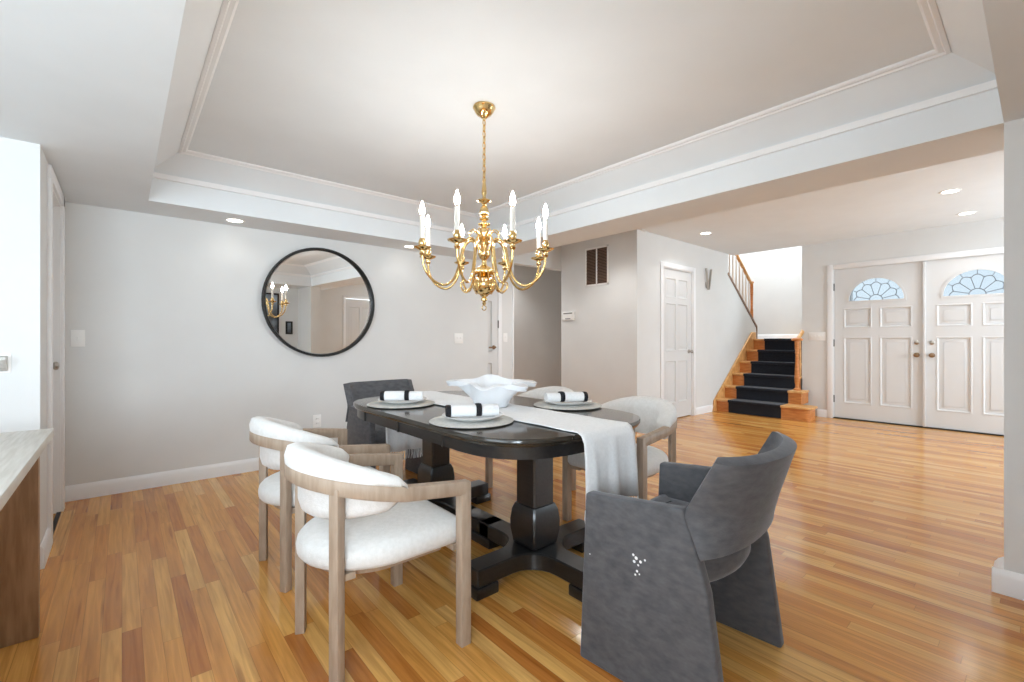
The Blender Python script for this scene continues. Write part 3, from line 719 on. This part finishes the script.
def arm():
    b = NB()
    tube(b, catmull([(.022, 0, 1.575), (.045, 0, 1.63), (.085, 0, 1.650), (.120, 0, 1.61), (.138, 0, 1.53), (.170, 0, 1.435), (.225, 0, 1.392), (.29, 0, 1.415), (.333, 0, 1.475), (.345, 0, 1.545)], 6), .0068, 8, up=Vector((0, 1, 0)))
    # thin inner scroll under the arm
    tube(b, catmull([(.05, 0, 1.475), (.075, 0, 1.40), (.105, 0, 1.365), (.135, 0, 1.385), (.133, 0, 1.41), (.118, 0, 1.412)], 5), .0035, 6, up=Vector((0, 1, 0)))
    # upper scroll
    tube(b, catmull([(.025, 0, 1.66), (.055, 0, 1.70), (.085, 0, 1.685), (.082, 0, 1.655), (.062, 0, 1.655)], 5), .0038, 6, up=Vector((0, 1, 0)))
    return b
def cup():
    b = NB(); lathe(b, [(0, 1.535), (.010, 1.535), (.016, 1.545), (.012, 1.556), (.014, 1.562), (.045, 1.574), (.047, 1.579), (.042, 1.581), (.016, 1.572), (.012, 1.578), (.018, 1.590), (.020, 1.605), (.015, 1.618), (.013, 1.624), (0, 1.624)], 20, (.345, 0, 0)); return b
def sleeve():
    b = NB(); lathe(b, [(0, 1.618), (.0125, 1.618), (.0125, 1.735), (.0115, 1.738), (0, 1.738)], 16, (.345, 0, 0)); return b
def flame():
    b = NB(); lathe(b, [(0, 1.742), (.008, 1.744), (.0135, 1.757), (.0145, 1.768), (.0115, 1.784), (.006, 1.802), (.002, 1.815), (0, 1.817)], 14, (.345, 0, 0)); return b
def collar():
    b = NB(); lathe(b, [(0, 1.736), (.0105, 1.736), (.0105, 1.745), (0, 1.746)], 14, (.345, 0, 0)); return b
A0 = make('arm', arm(), 'brass', CH, 80); parts = [make('candle_cup', cup(), 'brass', A0, 50), make('candle_sleeve', sleeve(), 'sleeve', A0), make('bulb_collar', collar(), 'brass', A0), make('flame_bulb', flame(), 'bulb', A0, 80)]
base_ang = YAW-PI/2+PI/2+PI+math.radians(22.5)+.075
for k in range(8):
    a = A0 if k == 0 else A0.copy()
    if k:
        COL.objects.link(a); a.parent = CH
        for q in parts: c = q.copy(); COL.objects.link(c); c.parent = a
    a.rotation_euler = (0, 0, base_ang+k*PI/4)

# ------------------------------------------------------------------ round mirror
MR = thing('mirror', 'large round black framed mirror on the grey wall', 'mirror', (1.398, YM-.0015, 1.450))
n = 64; b = NB()
t = bmesh.new(); prof = [(.496, 0), (.499, -.044), (.496, -.048), (.480, -.048), (.477, -.044), (.476, -.006), (.476, 0)]
lathe(b, [(r, -y) for r, y in prof]+[(.496, 0)], n, (0, 0, 0), (PI/2, 0, 0)); make('mirror_frame', b, 'blackmetal', MR, 50)
b = NB(); lathe(b, [(0, .0), (.472, 0), (.472, .004), (0, .004)], n, (0, -.022, 0), (PI/2+.004, 0, .037)); make('mirror_glass', b, 'mirror', MR, 30)

# framed prints on the wall behind the camera (seen in the mirror)
def frame(label, x0, x1, z0, z1, y=-.498):
    t = thing('framed_print', label, 'picture', (x0, y, z0), 0)
    w, h = x1-x0, z1-z0; b = NB(); q = .028
    box(b, 0, w, 0, .025, 0, q, .003); box(b, 0, w, 0, .025, h-q, h, .003); box(b, 0, q, 0, .025, q, h-q, .003); box(b, w-q, w, 0, .025, q, h-q, .003); make('frame', b, 'blackmetal', t)
    make('print', bx(q-.002, w-q+.002, .001, .012, q-.002, h-q+.002), 'paper', t)

frame('large black framed print seen reflected at the left side of the round mirror', 2.12, 2.56, .95, 1.93)
frame('small black framed print seen reflected near the chandelier in the round mirror', 2.68, 2.80, 1.18, 1.42)

# ------------------------------------------------------------------ desk
D = thing('desk', 'pale topped wooden desk against the left edge of the view', 'desk', (-.55, 1.8, 0))
b = NB(); box(b, -.47, .35, -.85, .70, .727, .760, .004); make('desktop', b, 'desktop', D)
for y in (.62, -.78):
    b = NB(); box(b, -.43, .315, y, y+.045, 0, .728, .003); make('end_panel', b, 'deskwood', D)
b = NB(); box(b, -.40, -.375, -.76, .63, .40, .728, .002); make('back_panel', b, 'deskwood', D)
b = NB(); box(b, -.05, .045, -.07, .07, 0, .006, .002); box(b, -.035, .03, -.05, .05, .006, .02, .003)
wf = thing('wall_bracket', 'small pale wedge-shaped bracket on the white wall above the desk', 'bracket', (-.425, YN, .995))
b = NB(); box(b, -.03, .03, -.004, .001, -.045, .045, .001); make('back_plate', b, 'plastic', wf)
b = NB(); prism(b, [(-.003, .035), (-.05, .03), (-.055, .015), (-.003, -.04)], 'x', -.02, .02, .003); make('arm', b, 'mat', wf)

# ------------------------------------------------------------------ wall fittings
def plate(label, loc, rz, gangs=1, kind='switch', w=None):
    """faceplate in local xz plane facing -y"""
    t = thing('light_switch' if kind == 'switch' else 'wall_outlet', label, 'light switch' if kind == 'switch' else 'outlet', loc, rz)
    w = .073+.046*(gangs-1); b = NB(); box(b, -w/2, w/2, -.006, .0005, -.058, .058, .003); make('face_plate', b, 'plastic', t)
    for g in range(gangs):
        x = (g-(gangs-1)/2)*.046
        if kind == 'switch':
            b = NB(); box(b, x-.006, x+.006, -.008, -.005, -.014, .014, .001); box(b, x-.0045, x+.0045, -.018, -.005, .0, .012, .002, rot=(0, 0, 0)); make('toggle', b, 'plastic', t)
        else:
            for z in (-.021, .021):
                b = NB(); box(b, x-.017, x+.017, -.0085, -.005, z-.014, z+.014, .004); make('socket', b, 'plastic', t)
                b = NB(); box(b, x-.008, x-.0055, -.0092, -.008, z-.004, z+.008); box(b, x+.0055, x+.008, -.0092, -.008, z-.004, z+.008); make('slot', b, 'grey_plastic', t)
    return t
plate('white light switch at the left end of the mirror wall by the doorway', (-.232, YM, 1.115), 0)
plate('white wall outlet low on the mirror wall, left of the far armchair', (1.36, YM, .36), 0, kind='outlet')
plate('white double light switch on the mirror wall right of the chandelier finial', (2.92, YM, 1.125), 0, 2)
plate('white light switch on the narrow hall wall beside the door', (3.865, YH, 1.14), 0)
plate('white four-gang light switch plate on the wall between the stairs and the front doors', (XF, 2.135, 1.16), -PI/2, 4)
th = thing('thermostat', 'white thermostat with grey display on the wall below the brown vent', 'thermostat', (XV, 4.50, 1.455), -PI/2)
b = NB(); box(b, -.11, .11, -.024, .001, -.06, .06, .006); make('housing', b, 'plastic', th)
b = NB(); box(b, -.085, .085, -.027, -.022, .030, .050, .002); make('display', b, 'grey_plastic', th)
b = NB(); box(b, -.05, .05, -.028, -.022, -.044, -.030, .002); make('button_strip', b, 'grey_plastic', th)
vt = thing('air_vent', 'tall brown return air vent high on the grey wall', 'vent', (XV, 3.985, 2.12), -PI/2)
VW, VH = .20, .265
b = NB(); box(b, -VW, VW, -.008, .001, -VH, -VH+.024, .002); box(b, -VW, VW, -.008, .001, VH-.024, VH, .002)
for x in (-VW, -.012, VW-.024): box(b, x, x+.024, -.008, .001, -VH, VH, .002)
make('vent_frame', b, 'plastic', vt)
b = NB(); box(b, -VW+.02, VW-.02, -.003, .0005, -VH+.02, VH-.02); make('duct_backing', b, 'ventdark', vt)
for x0, x1 in ((-VW+.024, -.012), (.012, VW-.024)):
    b = NB()
    for k in range(24): z = -VH+.030+k*(2*VH-.06)/23; box(b, x0, x1, -.0015, .0015, -.009, .009, loc=(0, -.0065, z), rot=(-.7, 0, 0))
    make('louvre', b, 'ventbrown', vt)
sc = thing('wall_sconce', 'silver V-shaped sconce on the wall between the white door and the stairs', 'sconce', (6.77, YC, 2.04))
b = NB(); box(b, -.016, .016, -.012, .001, -.14, -.05, .004); make('back_plate', b, 'nickel', sc)
for s in (-1, 1):
    b = NB(); prism(b, [(s*.006-.008, -.17), (s*.006+.008, -.17), (s*.080+.010, .15), (s*.080-.010, .15)], 'y', -.055, -.02, .005); box(b, s*.02-.01, s*.02+.01, -.025, -.008, -.11, -.07); make('blade', b, 'nickel', sc)

# ------------------------------------------------------------------ recessed lights
def downlight(label, x, y, z, power, r=.055, hall=False):
    t = thing('recessed_light', label, 'ceiling light', (x, y, z), 0, 'recessed ceiling lights')
    b = NB(); lathe(b, [(r, .002), (r, -.004), (r+.014, -.004), (r+.018, -.0015), (r+.018, .002)], 32); make('trim_ring', b, 'plastic', t)
    b = NB(); lathe(b, [(0, -.0025), (r+.001, -.0025), (r+.001, .0015), (0, .0015)], 32); make('lens', b, 'lens', t)
    spot('downlight', (x, y, z-.02), power)
downlight('recessed light in the soffit near the left end of the mirror wall', .675, 4.14, ZS, 0.7)
downlight('recessed light in the mirror wall soffit, half hidden behind the left chandelier arms', 2.20, 4.14, ZS, 0.7)
downlight('recessed light in the foyer ceiling, the nearer of the two right of the stairs', 5.94, .57, ZF, 14, .062)
downlight('recessed light in the foyer ceiling just in front of the double doors', 7.10, .55, ZF, 12, .062)
downlight('recessed light in the foyer ceiling near the wall sconce and stairs', 5.82, 2.88, ZF, 10, .062)
# unseen passage light added to brighten the vent wall, and the hidden hall downlight
for nm, x, y, p in (('passage_fill_light', 4.15, 3.5, 32), ('hall_downlight', 4.6, 5.65, 50)):
    b = NB(); lathe(b, [(.055, .002), (.055, -.004), (.069, -.004), (.073, -.0015), (.073, .002)], 32, (x, y, ZF)); o = struct(nm, b, 'plastic')
    b = NB(); lathe(b, [(0, -.0025), (.056, -.0025), (.056, .0015), (0, .0015)], 32, (x, y, ZF)); make('lens', b, 'lens', o)
    spot('downlight', (x, y, ZF-.02), p)

# ------------------------------------------------------------------ stairs
ST = thing('staircase', 'oak staircase with black carpet runner rising beside the front doors', 'staircase', (7.05, 2.84, 0))
RH, TD, Y0, Y1 = .188, .278, -.505, .499     # local y range 2.33..3.343
cx0, cx1 = -.44, .29                         # carpet runner
for k in range(6):
    x = k*TD; z = k*RH; y0 = Y0 if k > 1 else (Y0-.28 if k == 0 else Y0-.10)
    if k == 0:
        b = NB(); prism(b, [(x, Y1), (x, y0+.06), (x+.012, y0+.025), (x+.04, y0), (x+.25, y0), (x+.30, y0+.05), (x+.30, Y1)], 'z', 0, RH-.03)
    else:
        b = NB(); box(b, x, x+.02 if k > 1 else x+.30, y0, Y1, z, z+RH-.03)
    make('riser', b, 'oak', ST)
    b = NB(); ln = TD+.03 if k < 5 else 1.33
    if k == 0: prism(b, [(x-.03, Y1), (x-.03, y0+.05), (x-.012, y0), (x+.03, y0-.03), (x+.26, y0-.03), (x+.32, y0+.03), (x+.32, Y1)], 'z', RH-.03, RH, .005, 1)
    else: box(b, x-.03, x-.03+ln, y0-(.02 if k == 1 else 0), Y1, z+RH-.03, z+RH, .006)
    make('tread', b, 'oaklight', ST)
b = NB()
pts = [(0, 0)]
prof = []
for k in range(6):
    x = k*TD; z = k*RH
    prof += [(x-.006, z+.001), (x-.006, z+RH-.034), (x-.037, z+RH-.030), (x-.038, z+RH-.004), (x-.030, z+RH+.006)]
prof.append((6*TD+.7, 6*RH+.006)); back = [(x+.009, z-.003) for x, z in prof[::-1]]
for a, c in zip(prof, prof[1:]):
    (xa, za), (xb, zb) = a, c; t = bmesh.new(); dx, dz = xb-xa, zb-za; L = math.hypot(dx, dz)
    if L < 1e-6: continue
    nx, nz = dz/L, -dx/L                      # towards the steps
    q = [t.verts.new((xx, yy, zz)) for yy in (cx0, cx1) for xx, zz in ((xa, za), (xb, zb), (xb+nx*.005, zb+nz*.005), (xa+nx*.005, za+nz*.005))]
    for f in ((0, 1, 2, 3), (7, 6, 5, 4), (0, 4, 5, 1), (1, 5, 6, 2), (2, 6, 7, 3), (3, 7, 4, 0)): t.faces.new([q[i] for i in f])
    bmesh.ops.recalc_face_normals(t, faces=t.faces[:]); merge(b, t)
make('carpet_runner', b, 'carpet', ST, 30)
b = NB(); prism(b, [(-.12, 0), (-.06, .17), (5*TD-.05, 6*RH+.12), (5*TD+.1, 6*RH+.12), (5*TD+.1, 6*RH-.3), (.3, 0)], 'y', Y1-.028, Y1, .004, 1); make('stringer', b, 'oaklight', ST)
# second flight, rising back above the closet, mostly hidden behind the knee wall
SF = thing('upper_stairs', 'upper flight of stairs behind the sloping white knee wall', 'staircase', (8.28, 3.95, 1.128))
for k in range(9):
    b = NB(); box(b, -(k+1)*TD, -k*TD+.02, -.49, .54, k*RH-.05, (k+1)*RH, .004); make('step', b, 'oak', SF)
# newel and handrail on the right
NW = thing('newel_post', 'oak newel post and handrail at the right foot of the stairs', 'stair post', (7.45, 2.325, 2*RH))
b = NB(); lathe(b, [(0, 0), (.045, 0), (.045, .02), (.030, .03), (.022, .06), (.028, .10), (.033, .18), (.026, .36), (.020, .52), (.028, .55), (.022, .57), (.030, .60), (.030, .72), (0, .72)], 20); make('post', b, 'oak', NW, 50)
b = NB(); lathe(b, [(0, .715), (.065, .72), (.075, .735), (.07, .75), (.04, .762), (0, .766)], 20); make('post_cap', b, 'oak', NW, 50)
b = NB(); tube(b, [(0, 0, .735), (.12, 0, .79), (.35, 0, .93), (1.0, 0, 1.37)], .026, 10); make('handrail', b, 'oaklight', NW, 60)
for k in range(4):
    xx = .13+k*.19; zt = .79+(xx-.12)*.66; b = NB(); zb = (RH if xx < .16 else 0)+RH*int((xx-.10)/TD+.0)
    zb = RH*max(0, int((7.45+xx-7.05+.03)/TD)-1)
    lathe(b, [(0, zb), (.012, zb), (.016, zb+.2), (.011, zt), (0, zt)], 10, (xx, 0, 0)); make('baluster', b, 'oaklight', NW)
# upper railing on the knee wall
UR = thing('stair_railing', 'oak railing with balusters on the sloping knee wall above the stairs', 'railing', (8.62, YC+.05, 1.33))
sl = (2.17-1.33)/(7.5-8.62)
b = NB(); prism(b, [(.045, -.20), (.045, .03), (-1.11, .885), (-1.135, .852), (.015, .0), (.015, -.20)], 'y', -.06, .06, .004, 1); make('wall_cap', b, 'walnut', UR)
b = NB(); lathe(b, [(0, .0), (.026, 0), (.026, .25), (.02, .3), (.022, .5), (.026, .56), (.026, .74), (.036, .75), (.03, .775), (0, .78)], 16, (-.06, 0, .05)); make('newel', b, 'oak', UR, 50)
b = NB(); tube(b, [(-.05, 0, .79), (-.12, 0, .81), (-1.10, 0, .81+.98*.75)], .026, 10); make('handrail', b, 'oaklight', UR, 60)
for k in range(7):
    xx = -.18-k*.128; zb = xx*sl+.02; zt = .80-(xx+.12)*.75; b = NB(); lathe(b, [(0, zb), (.010, zb), (.013, (zb+zt)/2-.1), (.009, zt), (0, zt)], 10, (xx, 0, 0)); make('baluster', b, 'palewood', UR)
